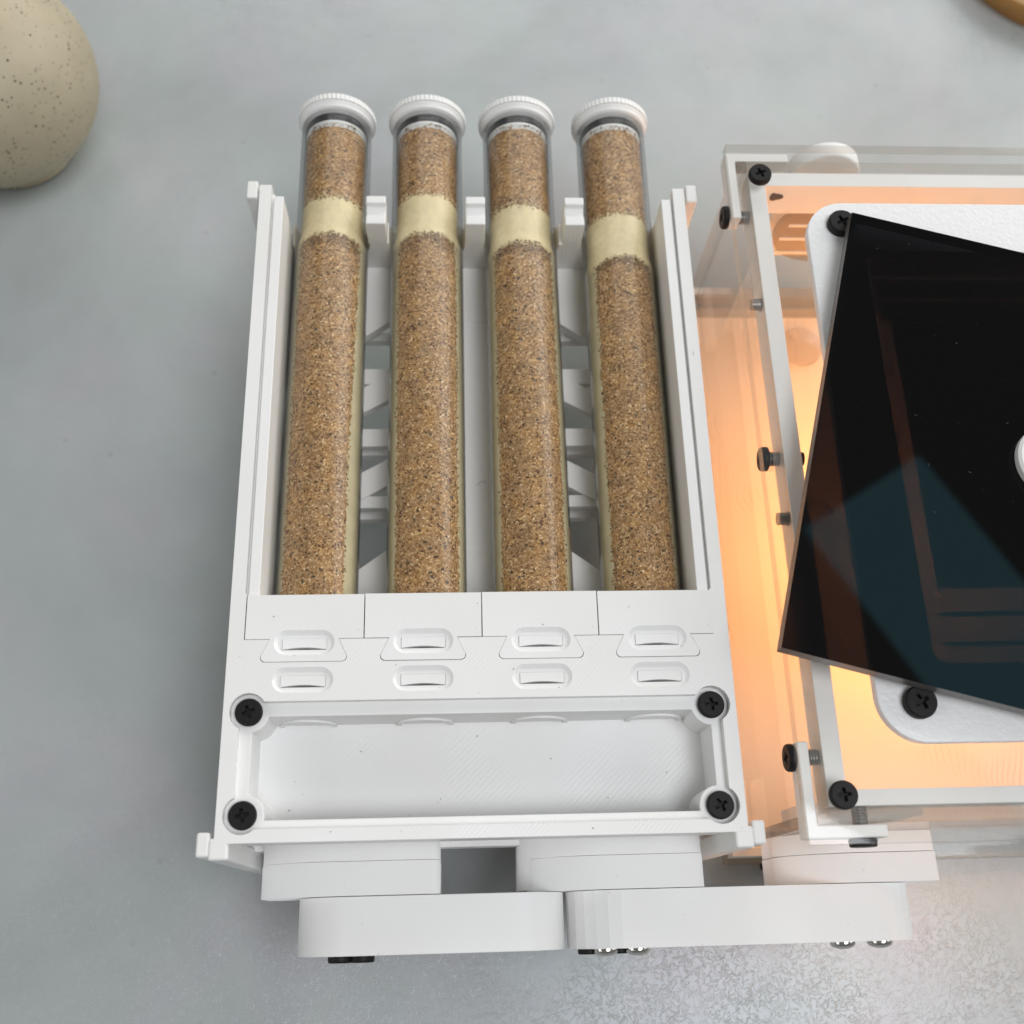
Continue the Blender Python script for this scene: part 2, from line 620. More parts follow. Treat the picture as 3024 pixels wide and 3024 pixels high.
def thing(name, label, cat, org, group=None, parent=None):
    o = bpy.data.objects.new(name, None)
    o.empty_display_size = 0.01
    COL.objects.link(o)
    o.location = Vector(org) * MM
    o['_org'] = list(map(float, org))
    o['label'] = label
    o['category'] = cat
    if group:
        o['group'] = group
    return o


def subthing(name, parent, org):
    o = bpy.data.objects.new(name, None)
    COL.objects.link(o)
    o.parent = parent
    o['_org'] = list(map(float, org))
    o.location = (Vector(org) - Vector(parent['_org'])) * MM
    return o


def rrect(x0, x1, y0, y1, r, n=5, rs=None):
    """rounded rectangle; rs = radii (bl, br, tr, tl)"""
    rs = rs or (r, r, r, r)
    out = []
    for (cx, cy, a0, rr) in ((x0, y0, PI, rs[0]), (x1, y0, 1.5 * PI, rs[1]), (x1, y1, 0, rs[2]), (x0, y1, 0.5 * PI, rs[3])):
        sx = 1 if cx == x0 else -1
        sy = 1 if cy == y0 else -1
        for i in range(n + 1):
            a = a0 + 0.5 * PI * i / n
            out.append((cx + sx * rr + rr * math.cos(a), cy + sy * rr + rr * math.sin(a)))
    return out


def circle(cx, cy, r, n=32, a0=0.0):
    return [(cx + r * math.cos(a0 + 2 * PI * i / n), cy + r * math.sin(a0 + 2 * PI * i / n)) for i in range(n)]


def stadium(cx, cy, w, h, n=10):
    return rrect(cx - w / 2, cx + w / 2, cy - h / 2, cy + h / 2, h / 2 - 0.001, n)


# --- screw, origin at the seat under the head, head towards +Z
def screw_mesh(r=2.5, h=1.5, mats=(BLACK, BLACKHOLE), dome=False, cross=True, shaft=0.0):
    b = B()
    if dome:
        prof = [(0.001, h)] + [(r * math.sin(a), 0.35 + (h - 0.35) * math.cos(a)) for a in [i * PI / 20 for i in range(1, 11)]] + [(r, 0), (0.001, 0)]
        b.lathe(prof, (0, 0), seg=32)
        return b
    w, l = 0.36 * r / 2.5, 1.22 * r / 2.5
    cr = [(w, w), (l, w * 0.8), (l, -w * 0.8), (w, -w), (w * 0.8, -l), (-w * 0.8, -l), (-w, -w), (-l, -w * 0.8), (-l, w * 0.8), (-w, w), (-w * 0.8, l), (w * 0.8, l)]
    # rounded rim: stacked rings, then the pierced top
    b.lathe([(r * 0.9, 0), (r * 0.99, 0.12), (r, 0.3), (r, h * 0.62), (r * 0.965, h * 0.86), (r * 0.90, h)], (0, 0), seg=40)
    top = circle(0, 0, r * 0.90, 40)
    tri = tessellate_polygon([[Vector((p[0], p[1], 0)) for p in top], [Vector((p[0], p[1], 0)) for p in cr]])
    fl = top + cr
    b.add([(x, y, h) for x, y in fl], [tuple(t) for t in tri])
    k = len(cr)
    d = h - 0.9
    b.add([(x, y, h) for x, y in cr] + [(x * 0.75, y * 0.75, d) for x, y in cr], [(i, (i + 1) % k, k + (i + 1) % k, k + i) for i in range(k)], 1)
    b.add([(x * 0.75, y * 0.75, d) for x, y in cr], [tuple(range(k))], 1)
    b.add([(0.9 * r * math.cos(2 * PI * i / 40), 0.9 * r * math.sin(2 * PI * i / 40), 0) for i in range(40)], [tuple(range(40))])
    return b


def screw(name, root, pos, direction=(0, 0, 1), spin=0.0, proto={}, kind='flat', shaft=0.0, r=2.5, h=1.5):
    key = (kind, r, h)
    if key not in proto:
        b = screw_mesh(r, h, dome=(kind == 'dome'))
        o = b.build('screw_source', [CHROME] if kind == 'dome' else [BLACK, BLACKHOLE], None, loc=(0, 0, 0), smooth=True, ang=45)
        proto[key] = o.data
        bpy.data.objects.remove(o)
    o = bpy.data.objects.new(name, proto[key])
    COL.objects.link(o)
    o.parent = root
    o.location = (Vector(pos) - Vector(root['_org'])) * MM
    q = Vector(direction).normalized().to_track_quat('Z', 'Y')
    from mathutils import Quaternion
    o.rotation_mode = 'QUATERNION'
    o.rotation_quaternion = q @ Quaternion((0, 0, 1), spin)
    if shaft:
        b = B().cyl((0, 0), 1.3, -shaft, -0.02, seg=20)
        for i in range(int(shaft / 0.5)):
            b.cyl((0, 0), 1.35, -0.5 * i - 0.35, -0.5 * i - 0.15, seg=20, r2=1.5)
        sh = b.build('screw_shaft', CHROME2, None, loc=(0, 0, 0))
        sh.parent = o
        sh.location = (0, 0, 0)
    return o


CHROME2 = plain('grey_steel_thread', (0.22, 0.21, 0.21), 0.35, 1.0)

# ------------------------------------------------------------------ the table
b = B()
b.add([(-700, -600, 0), (900, -600, 0), (900, 1000, 0), (-700, 1000, 0), (-700, -600, -25), (900, -600, -25), (900, 1000, -25), (-700, 1000, -25)],
      [(0, 1, 2, 3), (7, 6, 5, 4), (0, 4, 5, 1), (1, 5, 6, 2), (2, 6, 7, 3), (3, 7, 4, 0)])
tb = b.build('table_top', TABLE, None, loc=(0, 0, 0))
tb['kind'] = 'structure'
tb['label'] = 'mottled grey table top with fine pressed relief'

# ------------------------------------------------------------------ the tray
H = 58.0
TW = 93.73
TUBEX = [(14.1, 14.5), (36.2, 36.15), (58.0, 57.75), (80.1, 80.5)]   # (x at front, x at cap)
TZ = 44.2
tray = thing('tube_tray', 'white 3D printed tray holding four sand filled tubes beside the clear box', 'tray', (46.9, 68, 0))
C0, SP = 2.994, 22.0
CY0, CY1 = 36.2, 44.7

SLOTX = [C0 + SP * (i + 0.5) for i in range(4)]


def tab(cx, g=0.0):
    """dovetail tab outline (front part of a cover), from right neck to left neck"""
    pts = []
    yb, yt = 31.9 - g, 36.2
    wb, wt = 7.85 + g, 6.3 + g
    rr = 0.9
    # right neck, down to the rounded corner, across, up the left side
    pts.append((cx + wt, yt))
    for i in range(6):
        a = 0.25 - (0.25 + PI / 2) * i / 5
        pts.append((cx + wb - rr + rr * math.cos(a), yb + rr + rr * math.sin(a)))
    for i in range(6):
        a = -PI / 2 - (0.25 + PI / 2) * i / 5
        pts.append((cx - wb + rr + rr * math.cos(a), yb + rr + rr * math.sin(a)))
    pts.append((cx - wt, yt))
    return pts


G = 0.10
# front deck with its tab notches, finger slots and basin opening
outer = [(0, 0), (TW, 0), (TW, 138.4), (TW - 2.55, 138.4), (TW - 2.55, CY1 + 0.5), (TW - 2.88, CY1 + 0.3), (TW - 2.88, CY0 - G)]
for cx in reversed(SLOTX):
    outer += [(p[0], min(p[1], CY0 - G)) for p in tab(cx, G)]
outer += [(2.88, CY0 - G), (2.88, CY1 + 0.3), (2.55, CY1 + 0.5), (2.55, 138.4), (0, 138.4)]


def keyhole(x0, x1, y0, y1, centres, r, n=14):
    """rectangle whose four corners are circles (screw clearances)"""
    pts = []
    (ax, ay), (bx, by), (cx, cy), (dx, dy) = centres      # bl, br, tr, tl
    def arc(c, a0, a1):
        return [(c[0] + r * math.cos(a0 + (a1 - a0) * i / n), c[1] + r * math.sin(a0 + (a1 - a0) * i / n)) for i in range(n + 1)]
    # bl: from left edge round to bottom edge, counter-clockwise
    def ang(c, px, py):
        return math.atan2(py - c[1], px - c[0])
    def ycross(c, x):      # y offset on circle at given x
        return math.sqrt(max(0, r * r - (x - c[0]) ** 2))
    def xcross(c, y):
        return math.sqrt(max(0, r * r - (y - c[1]) ** 2))
    c = (ax, ay)
    a0 = ang(c, x0, c[1] + ycross(c, x0)); a1 = ang(c, c[0] + xcross(c, y0), y0)
    a0 = a0 % (2 * PI); a1 = a1 % (2 * PI)
    if a1 < a0: a1 += 2 * PI
    pts += arc(c, a0, a1)
    c = (bx, by)
    a0 = ang(c, c[0] - xcross(c, y0), y0) % (2 * PI); a1 = ang(c, x1, c[1] + ycross(c, x1)) % (2 * PI)
    if a1 < a0: a1 += 2 * PI
    pts += arc(c, a0, a1)
    c = (cx, cy)
    a0 = ang(c, x1, c[1] - ycross(c, x1)) % (2 * PI); a1 = ang(c, c[0] - xcross(c, y1), y1) % (2 * PI)
    if a1 < a0: a1 += 2 * PI
    pts += arc(c, a0, a1)
    c = (dx, dy)
    a0 = ang(c, c[0] + xcross(c, y1), y1) % (2 * PI); a1 = ang(c, x0, c[1] - ycross(c, x0)) % (2 * PI)
    if a1 < a0: a1 += 2 * PI
    pts += arc(c, a0, a1)
    return pts


SCR = [(4.45, 4.75), (89.3, 4.75), (89.3, 22.85), (4.45, 22.85)]
basin_top = keyhole(2.9, 91.0, 2.3, 24.6, SCR, 3.35)
slots_low = [stadium(cx, 28.45, 11.1, 4.7, 8) for cx in SLOTX]
b = B().prism(outer, [basin_top] + slots_low, 55.6, H)
b.build('deck', WHITE, tray, bevel=0.22, seg=2)
# ledge round the basin, with screw bosses
ledge_hole = []
bx0, bx1, by0, by1 = 5.1, 89.1, 3.9, 22.1
rb = 3.6
ledge_hole = []


def inner_hole():
    p = []
    n = 8
    # corner bosses bite into the hole: bl, br, tr, tl
    for (c, q) in zip(SCR, range(4)):
        cx_, cy_ = c
        X = bx0 if q in (0, 3) else bx1
        Y = by0 if q in (0, 1) else by1
        sx = 1 if q in (0, 3) else -1
        sy = 1 if q in (0, 1) else -1
        A = (X, cy_ + sy * math.sqrt(max(0.01, rb * rb - (X - cx_) ** 2)))     # on vertical side
        Bp = (cx_ + sx * math.sqrt(max(0.01, rb * rb - (Y - cy_) ** 2)), Y)    # on horizontal side
        a = math.atan2(A[1] - cy_, A[0] - cx_)
        e = math.atan2(Bp[1] - cy_, Bp[0] - cx_)
        if q in (0, 2):
            s0, s1 = a, e
        else:
            s0, s1 = e, a
        d = (s1 - s0 + PI) % (2 * PI) - PI
        arc = [(cx_ + rb * math.cos(s0 + d * i / n), cy_ + rb * math.sin(s0 + d * i / n)) for i in range(n + 1)]
        p += arc
    return p


hole = inner_hole()
out2 = [(1.2, 0.9), (TW - 1.2, 0.9), (TW - 1.2, 26.0), (1.2, 26.0)]
B().prism(out2, [hole], 46.0, 56.35).build('basin_ledge', WHITE_S, tray, bevel=0.15, seg=2)
bb = B().box(1.4, TW - 1.4, 1.1, 25.8, 44.5, 46.8)
for c in SCR:
    bb.cyl(c, rb - 0.06, 46.7, 56.1, seg=40)
bb.build('basin_floor', WHITE_B, tray)
# four faint tube-mouth rims low in the back wall of the basin
for (x0, x1) in TUBEX:
    B().lathe([(4.6, 21.7), (5.4, 21.7), (5.4, 22.4), (4.6, 22.4)], (x0, 44.2 + 3.2), axis='y', seg=48, close=True).build('mouth_ring', WHITE_S, tray, smooth=True)
# tunnel part under the deck between basin and tubes
B().box(1.3, TW - 1.3, 26.1, 36.0, 44.6, 55.5).build('inner_block', WHITE, tray)


def finger_slot(parent, cx, cy, ztop):
    """sloping stadium recess with a flat tongue and a thin gap in front of it"""
    b = B()
    O = stadium(cx, cy, 11.1, 4.7, 8)
    I = stadium(cx, cy - 0.05, 9.9, 3.3, 8)
    k = len(O)
    b.add([(x, y, ztop - 0.12) for x, y in O] + [(x, y, ztop - 0.62) for x, y in I], [(i, (i + 1) % k, k + (i + 1) % k, k + i) for i in range(k)])
    b.build('recess', WHITE_S, parent, smooth=True)
    hy0, hy1 = cy - 1.25, cy + 0.95
    b = B().prism(I, [rrect(cx - 4.15, cx + 4.15, hy0, hy1, 0.2, 3)], ztop - 2.4, ztop - 0.62)
    b.build('recess_floor', WHITE_S, parent)
    fr = []
    for i in range(13):
        t = -1 + 2 * i / 12
        fr.append((cx + t * 4.09, hy0 + 0.07 + 0.36 * (1 - t * t) ** 1.3))
    tongue = fr + [(cx + 4.09, hy1 - 0.05), (cx - 4.09, hy1 - 0.05)]
    B().prism(tongue, [], ztop - 2.2, ztop - 0.45).build('tongue', WHITE_S, parent, bevel=0.09, seg=2)
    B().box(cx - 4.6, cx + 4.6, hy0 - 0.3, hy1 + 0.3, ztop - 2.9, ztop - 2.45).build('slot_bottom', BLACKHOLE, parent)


for cx in SLOTX:
    s = subthing('finger_slot', tray, (cx, 28.45, H - 2))
    finger_slot(s, cx, 28.45, H)

# covers
for i, cx in enumerate(SLOTX):
    x0, x1 = cx - SP / 2 + G, cx + SP / 2 - G
    dz = [0.0, 0.10, 0.02, 0.06][i]
    poly = [(x0, CY1 + [0, .05, .12, .05][i]), (x0, CY0), ] + [(p[0], p[1]) for p in reversed(tab(cx, 0))][0:] + [(x1, CY0), (x1, CY1 + [0, .05, .12, .05][i])]
    cv = subthing('tube_cover', tray, (cx, 40, H))
    B().prism(poly, [stadium(cx, 35.45, 11.1, 4.7, 8)], H - 2.2, H + dz).build('cover_plate', WHITE, cv, bevel=0.2, seg=2)
    ss = cv
    # the slot pieces of a cover sit directly in it
    finger_slot(ss, cx, 35.45, H + dz)
    B().box(x0 + 0.3, x1 - 0.3, CY1 - 1.7, CY1 - 0.25, 50.5, H - 2.25).build('cover_lip', WHITE, cv)
B().box(C0 + 0.2, C0 + 88 - 0.2, CY0 - 0.6, CY0 + 4.2, 53.5, 55.6).build('cover_rest', WHITE, tray)

# side walls: outer rim, lid ledge and inner face
for side in (0, 1):
    def X(x):
        return x if side == 0 else TW - x
    def bx(b, x0, x1, *a):
        xa, xb = sorted((X(x0), X(x1)))
        return b.box(xa, xb, *a)
    b = B()
    bx(b, 0.02, 2.53, 4.1, 138.38, 26 if side == 0 else 8, 55.6)  # right wall runs lower, unseen, shaped to keep lamp glow off the lattice
    b.build('side_wall', WHITE, tray)
    b = B()
    bx(b, 2.5, 3.15, CY0 + 8.4, 137.0, 30, H - 1.5)
    bx(b, 3.1, 5.2, CY0 + 8.3, 135.8, 34, H - 0.45)
    b.build('lid_ledge', WHITE_S, tray, bevel=0.2)
    b = B()
    bx(b, 0.05, C0 - 0.05, 26.0, CY0 + 9.2, 52, H - 0.004)
    # connecting hooks at the rear and the front, and the feet that stand on the table
    b = B()
    bx(b, -2.9, -0.5, 135.0, 139.6, 40, H - 0.1)
    bx(b, -0.7, 0.1, 135.2, 138.9, 40, H - 1.2)
    bx(b, 0.05, 2.45, 136.0, 138.7, 0, H - 2.5)
    b.build('rear_leg', WHITE, tray, bevel=0.45, seg=3)
    b = B()
    bx(b, -3.1, -0.75, -2.2, 2.0, 0, H - 0.15)
    bx(b, -0.9, 2.5, -2.75, 1.0, 0, H - 0.02)
    b.build('front_leg', WHITE, tray, bevel=0.5, seg=3)
# front face under the deck: hollow between the legs
B().box(0.3, TW - 0.3, 1.6, 4.0, 26, 44.6).build('front_wall', WHITE, tray, bevel=0.2)
B().box(0.3, TW - 0.3, 0.35, 1.7, 26, 31.0).build('front_sill', WHITE, tray, bevel=0.2)
B().box(0.6, TW - 0.6, 0.5, 3.9, 44.7, 55.5).build('front_lip', WHITE, tray, bevel=0.2)

# rear wall with round saddles and stepped posts
saddle = [(5.0, 32.0), (TW - 5.0, 32.0), (TW - 5.0, 38.0)]
prev = TW - 5.0
for (x0, x1) in reversed(TUBEX):
    cx = x0 + (x1 - x0) * 0.75
    r = 8.75
    zt = 46.5
    for i in range(17):
        a = i * PI / 16
        saddle.append((cx + r * math.cos(a), zt - r * math.sin(a) - 0.6))
saddle.append((5.0, 38.0))
sd = []
for p in saddle:
    if not sd or (abs(p[0] - sd[-1][0]) > 1e-4 or abs(p[1] - sd[-1][1]) > 1e-4):
        sd.append(p)
B().prism(sd, [], 131.9, 137.6, axis='y').build('rear_wall', WHITE, tray, bevel=0.12)
for px in (24.95, 47.2, 69.5):
    b = B()
    pr = [(131.9, 45.5), (137.5, 45.5), (138.9, 49.0), (138.9, 54.0), (136.9, 54.0), (136.7, 52.9), (135.6, 52.2), (134.5, 52.4), (134.2, 53.3), (131.9, 53.3)]
    b.prism(pr, [], px - 2.2, px + 2.2, axis='x')
    b.build('rear_post', WHITE, tray, bevel=0.3)

# lattice floor
FZ = 36.0
B().prism([(3.0, 104.0), (9.0, 104.0), (27.3, 117.3), (TW - 27.3, 117.3), (TW - 9.0, 104.0), (TW - 3.0, 104.0), (TW - 3.0, 132.0), (3.0, 132.0)], [], FZ - 2.6, FZ).build('floor_panel', WHITE, tray)
fl = [(3.0, 36.3), (TW - 3.0, 36.3), (TW - 3.0, 57.0), (68.9, 57.4), (62, 53.4), (TW / 2, 53.0), (32, 53.4), (27.4, 60.5), (21.8, 57.3), (21.0, 52.0), (3.0, 52.0)]
fl = [(3.0, 36.3), (TW - 3.0, 36.3), (TW - 3.0, 46.0), (82, 49.4), (66.4, 60.9), (27.3, 60.9), (11.7, 49.4), (3.0, 46.0)]
B().prism(fl, [], FZ - 3, FZ).build('floor_panel', WHITE, tray)
# central half-round trough strip
tr = []
for i in range(17):
    t = -1 + 2 * i / 16
    tr.append((TW / 2 + t * 7.6, FZ - 0.3 + 1.5 * t * t))
b = B().prism(tr + [(TW / 2 + 7.6, FZ - 3), (TW / 2 - 7.6, FZ - 3)], [], 45.0, 131.8, axis='y')
b.build('centre_trough', WHITE_S, tray, smooth=True, ang=50)
# ribs: slats across, braces in a herringbone
for (y0, y1, z1) in ((101.1, 105.0, FZ - 0.3), (85.5, 89.8, FZ - 0.2), (70.9, 73.7, FZ - 0.4)):
    for (xa, xb) in ((3.0, 39.4), (TW - 39.4, TW - 3.0)):
        B().box(xa, xb, y0, y1, z1 - 1.9, z1).build('slat', WHITE, tray, bevel=0.15)
for (y0, y1) in ((85.5, 87.3), (70.0, 72.0), (115.1, 117.2)):
    for (xa, xb) in ((3.0, 39.4), (TW - 39.4, TW - 3.0)):
        B().box(xa, xb, y0, y1, 28.5, 31.0).build('slat', WHITE, tray, bevel=0.15)
for yc in (98.5, 77.5):
    for sgn in (-1, 1):
        def px(x):
            return x if sgn < 0 else TW - x
        xs0, xs1 = 9.0, 39.3
        sl = 0.56
        p = [(px(xs0), yc - 3.2 + sl * (xs0 - 24.6)), (px(xs1), yc - 3.2 + sl * (xs1 - 24.6)), (px(xs1), yc + 3.2 + sl * (xs1 - 24.6)), (px(xs0), yc + 3.2 + sl * (xs0 - 24.6))]
        p = [(a, min(q, 131.5)) for a, q in p]
        B().prism(p, [], FZ - 2.2, FZ + 0.12).build('brace', WHITE, tray, bevel=0.15)

# rear of the tray: the floor turns up to the posts
for i, c in enumerate(SCR):
    screw('screw', tray, (c[0], c[1], 55.4 + 0.95), spin=[0.2, 0.5, 0.1, 0.35][i], h=1.35)


# ------------------------------------------------------------------ port blocks and connectors
def dblock(x0, x1, z0, zt, rl, rr=1.5, n=9):
    """outline in x,z: broad round left shoulder, squarer right one"""
    p = [(x0 + 3, z0), (x1 - 3, z0)]
    for i in range(5):
        a = -PI / 2 + i * PI / 8
        p.append((x1 - 3 + 3 * math.cos(a), z0 + 3 + 3 * math.sin(a)))
    for i in range(5):
        a = i * PI / 8
        p.append((x1 - rr + rr * math.cos(a), zt - rr + rr * math.sin(a)))
    for i in range(n + 1):
        a = PI / 2 + i * (PI / 2) / n
        p.append((x0 + rl + rl * math.cos(a), zt - 12 + 12 * math.sin(a)))
    p.append((x0, z0 + 3))
    return p


for (x0, x1) in ((4.3, 38.8), (55.6, 88.4)):
    pb = subthing('port_block', tray, ((x0 + x1) / 2, -4, 33))
    P = dblock(x0, x1, 20.5, 43.6, 15)
    B().prism(P, [], -8.6, -2.6, axis='y').build('port_housing', CONNECT, pb, bevel=0.25, seg=2)
    P = dblock(x0 + 0.08, x1 - 0.08, 20.6, 43.5, 15)
    B().prism(P, [], -2.5, 1.58, axis='y').build('port_flange', CONNECT, pb, bevel=0.18, seg=2)
pb = subthing('port_block', tray, (70, 0, 30))
B().prism(dblock(54.0, 70, 19.0, 39.0, 9), [], -8.2, 1.4, axis='y').build('port_sleeve', CONNECT, pb, bevel=0.2)


def link(x0, x1, label, group, coarse, zt=43.4):
    t = thing('tunnel_link', label, 'tunnel link', ((x0 + x1) / 2, -14, 24), group)
    r = 9.4
    zc = zt - r
    p = []
    for i in range(coarse + 1):
        a = PI / 2 + PI * i / coarse
        p.append((x0 + r + r * math.cos(a), zc + r * math.sin(a)))
    for i in range(15):
        a = -PI / 2 + PI * i / 14
        p.append((x1 - r + r * math.cos(a), zc + r * math.sin(a)))
    B().prism(p, [], -18.9, -8.75, axis='y').build('link_body', CONNECT, t, bevel=0.12, seg=2) if coarse > 12 else \
        B().prism(p, [], -18.9, -8.75, axis='y').build('link_body', CONNECT, t)
    return t, zc


GRP = 'white tunnel links joined end to end in front of the tray'
t1, zc = link(12.0, 62.4, 'shorter white tunnel link bolted under the front left of the tray', GRP, 16)
for x in (20.4, 24.4):
    screw('screw', t1, (x, -18.9, 38.5), (0, -1, 0), h=1.2, r=2.3)
t2, zc = link(62.9, 129.6, 'longer white tunnel link reaching from the tray across to the clear box', GRP, 12)
for x in (69.6, 75.6, 115.0, 122.2):
    screw('dome_screw', t2, (x, -18.9, 38.6 if x < 100 else 37.5), (0, -1, 0), h=1.45, r=2.35, kind='dome')
for x in (66.6, 72.6):
    screw('screw', t2, (x, -18.9, 36.2), (0, -1, 0), h=1.0, r=2.0)

# ------------------------------------------------------------------ test tubes
RO, RI = 8.25, 7.45


def gridmesh(name, nu, nv, fn, mat, root, closeu=False, mif=None):
    v = []
    for j in range(nv):
        for i in range(nu):
            v.append(fn(i / (nu if closeu else nu - 1), j / (nv - 1)))
    f = []
    for j in range(nv - 1):
        for i in range(nu if closeu else nu - 1):
            i2 = (i + 1) % nu
            f.append((j * nu + i, j * nu + i2, (j + 1) * nu + i2, (j + 1) * nu + i))
    b = B().add(v, f)
    if mif:
        b.mi = [mif(v[q[0]]) for q in f]
    return b.build(name, mat, root, smooth=False)


def nz(x, y, z, s):
    return noise.noise(Vector((x * s, y * s, z * s)))


PLUG = [(130.6, 140.6), (130.8, 141.6), (128.6, 138.8), (124.8, 136.6)]
SANDANG = [(-52, 47), (-50, 55), (-53, 53), (-52, 50)]
lab = ['leftmost sand filled glass tube with a wide cream stripe along its right side',
       'second sand filled tube from the left, beside the leftmost tube',
       'third sand filled tube from the left, with pale grains under its plug',
       'rightmost sand filled tube, nearest to the clear box, its plug sitting lowest']
for k, (xa, xb) in enumerate(TUBEX):
    YF, YB = 26.5, 164.7
    t = thing('test_tube', lab[k], 'test tube', ((xa + xb) / 2, 95, TZ - RO), 'sand filled test tubes in the tray')

    def cx(y):
        return xa + (xb - xa) * (y - YF) / (YB - YF)
    tilt = [0.0, 0.0, 0.0, 0.0][k]

    def P(y, r, a):      # a measured from straight up, positive to +x
        return (cx(y) + r * math.sin(a), y, TZ + r * math.cos(a))
    # glass wall: outer and inner skins
    seg = 72
    v, f = [], []
    rings = [(RO, YF), (RO, YB - 0.3), (RO - 0.2, YB), (RI + 0.2, YB), (RI, YB - 0.3), (RI, PLUG[k][0] + 4.5), (8.12, PLUG[k][0] - 0.5), (8.12, YF)]
    for i in range(seg):
        a = 2 * PI * i / seg
        v += [P(y, r, a) for r, y in rings]
    n = len(rings)
    for i in range(seg):
        j = (i + 1) % seg
        for q in range(n - 1):
            f.append((i * n + q, i * n + q + 1, j * n + q + 1, j * n + q))
    B().add(v, f).build('glass_wall', GLASS, t, smooth=True, ang=50)
    y0, y1 = PLUG[k]
    sd_ = k * 31.7
    # plaster: long bed under the sand, and the plug, ragged at its rear edge
    def rag(a):
        return 0.6 * nz(math.cos(a) * 9, math.sin(a) * 9, sd_, 0.9) + 0.95 * nz(math.cos(a) * 46, math.sin(a) * 46, sd_, 0.9) - 0.45 * (1 - math.cos(a))

    def rad(y):
        q_ = min(1, max(0, (y0 + 3.0 - y) / 3.6))
        return 7.12 + 0.78 * q_ * q_ * (3 - 2 * q_)

    def fn(u, w):
        a = 2 * PI * u
        y = YF + (y0 - 1.6 - YF) * w
        return P(y, rad(y), a)
    gridmesh('plaster_bed', 120, 50, fn, PLASTER_SHADE, t, closeu=True)

    def fn(u, w):
        a = 2 * PI * u
        ye = y1 + rag(a)
        y = y0 - 1.6 + (ye - y0 + 1.6) * w
        return P(y, rad(y) + 0.02 * nz(u * 60, y * 2, sd_, 1), a)
    gridmesh('plaster_plug', 300, 60, fn, PLASTER, t, closeu=True)
    # sand behind the plug
    def fn(u, w):
        a = 2 * PI * u
        y = (y1 - 4) + (160.5 + 0.25 * nz(u * 60, 3, sd_, 1) - (y1 - 4)) * w
        return P(y, 7.0 + 0.10 * nz(u * 90, y * 2.2, sd_, 1) - 0.02, a)
    o1 = gridmesh('sand_fill', 190, 70, fn, SAND, t, closeu=True)
    o1['kind'] = 'stuff'
    # sand in front of the plug, seen through the top of the tube
    A0, A1 = [math.radians(q) for q in SANDANG[k]]
    def fn(u, w):
        ang_ = A0 + (A1 - A0) * u
        arch = y0 - 1.1 * abs(2 * u - 1) ** 2.6 + 0.6 * nz(u * 16, 1.3, sd_, 1) + 0.8 * nz(u * 70, 5.3, sd_, 1)
        y = YF + (arch - YF) * w
        near = min(1, max(0, (y0 - y) / 6.0))
        dl = math.radians(2.0 * nz(0.5, y * 0.28, sd_, 1) + 2.6 * nz(3.5, y * 1.9, sd_, 1)) - (1 - near) ** 2 * math.radians(-4)
        dr = math.radians(2.0 * nz(9.5, y * 0.28, sd_, 1) + 2.6 * nz(7.5, y * 1.9, sd_, 1)) + (1 - near) ** 2 * math.radians(-4)
        if k == 0:
            dr += math.radians(10) * max(0, min(1, (y - 75) / 45.0))
        a = (A0 + dl) + ((A1 + dr) - (A0 + dl)) * u
        e = min(u, 1 - u, (1 - w) * 3, 1) * 30
        lift = 0.16 if e > 0.5 else 0.02
        return P(y, 7.88 + lift + 0.05 * nz(u * 40, y * 2.1, sd_ + 9, 1), a)
    rd = random.Random(k + 50)

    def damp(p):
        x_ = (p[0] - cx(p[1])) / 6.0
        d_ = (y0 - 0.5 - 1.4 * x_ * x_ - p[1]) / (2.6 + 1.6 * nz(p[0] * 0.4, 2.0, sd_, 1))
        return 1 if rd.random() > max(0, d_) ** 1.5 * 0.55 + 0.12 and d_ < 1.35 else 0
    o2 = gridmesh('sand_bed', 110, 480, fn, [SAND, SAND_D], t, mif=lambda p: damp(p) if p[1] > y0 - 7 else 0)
    o2['kind'] = 'stuff'
    # loose grains along both ragged edges and by the plug
    b = B()
    rnd = random.Random(k + 3)
    ico = [(0, 0, 1), (0.9, 0, 0.45), (0.28, 0.85, 0.45), (-0.72, 0.53, 0.45), (-0.72, -0.53, 0.45), (0.28, -0.85, 0.45), (0.72, 0.53, -0.45), (-0.28, 0.85, -0.45), (-0.9, 0, -0.45), (-0.28, -0.85, -0.45), (0.72, -0.53, -0.45), (0, 0, -1)]
    icf = [(0, 1, 2), (0, 2, 3), (0, 3, 4), (0, 4, 5), (0, 5, 1), (1, 6, 2), (2, 7, 3), (3, 8, 4), (4, 9, 5), (5, 10, 1), (2, 6, 7), (3, 7, 8), (4, 8, 9), (5, 9, 10), (1, 10, 6), (11, 7, 6), (11, 8, 7), (11, 9, 8), (11, 10, 9), (11, 6, 10)]
    for q in range(620):
        m_ = rnd.random()
        if m_ < 0.42:
            y, a = rnd.uniform(45, y0 - 1), A0 + math.radians(rnd.gauss(0, 1.9))
        elif m_ < 0.84:
            y = rnd.uniform(45, y0 - 1)
            a = A1 + math.radians(rnd.gauss(0, 1.9)) + (math.radians(10) * max(0, min(1, (y - 75) / 45.0)) if k == 0 else 0)
        elif m_ < 0.94:
            a = math.radians(rnd.uniform(-75, 75))
            y = y1 + rnd.gauss(0, 0.35) - 0.9 * (1 - math.cos(a)) * 0.5
        else:
            a = math.radians(rnd.uniform(-50, 50))
            y = rnd.uniform(160.2, 161.6)
        r = rnd.uniform(0.12, 0.25)
        c = P(y, 7.92 if m_ < 0.84 else 7.14, a)
        b.add([(c[0] + x * r, c[1] + yy * r, c[2] + z * r) for x, yy, z in ico], icf)
    g = b.build('loose_grains', SAND, t)
    g['kind'] = 'stuff'
    b = B()
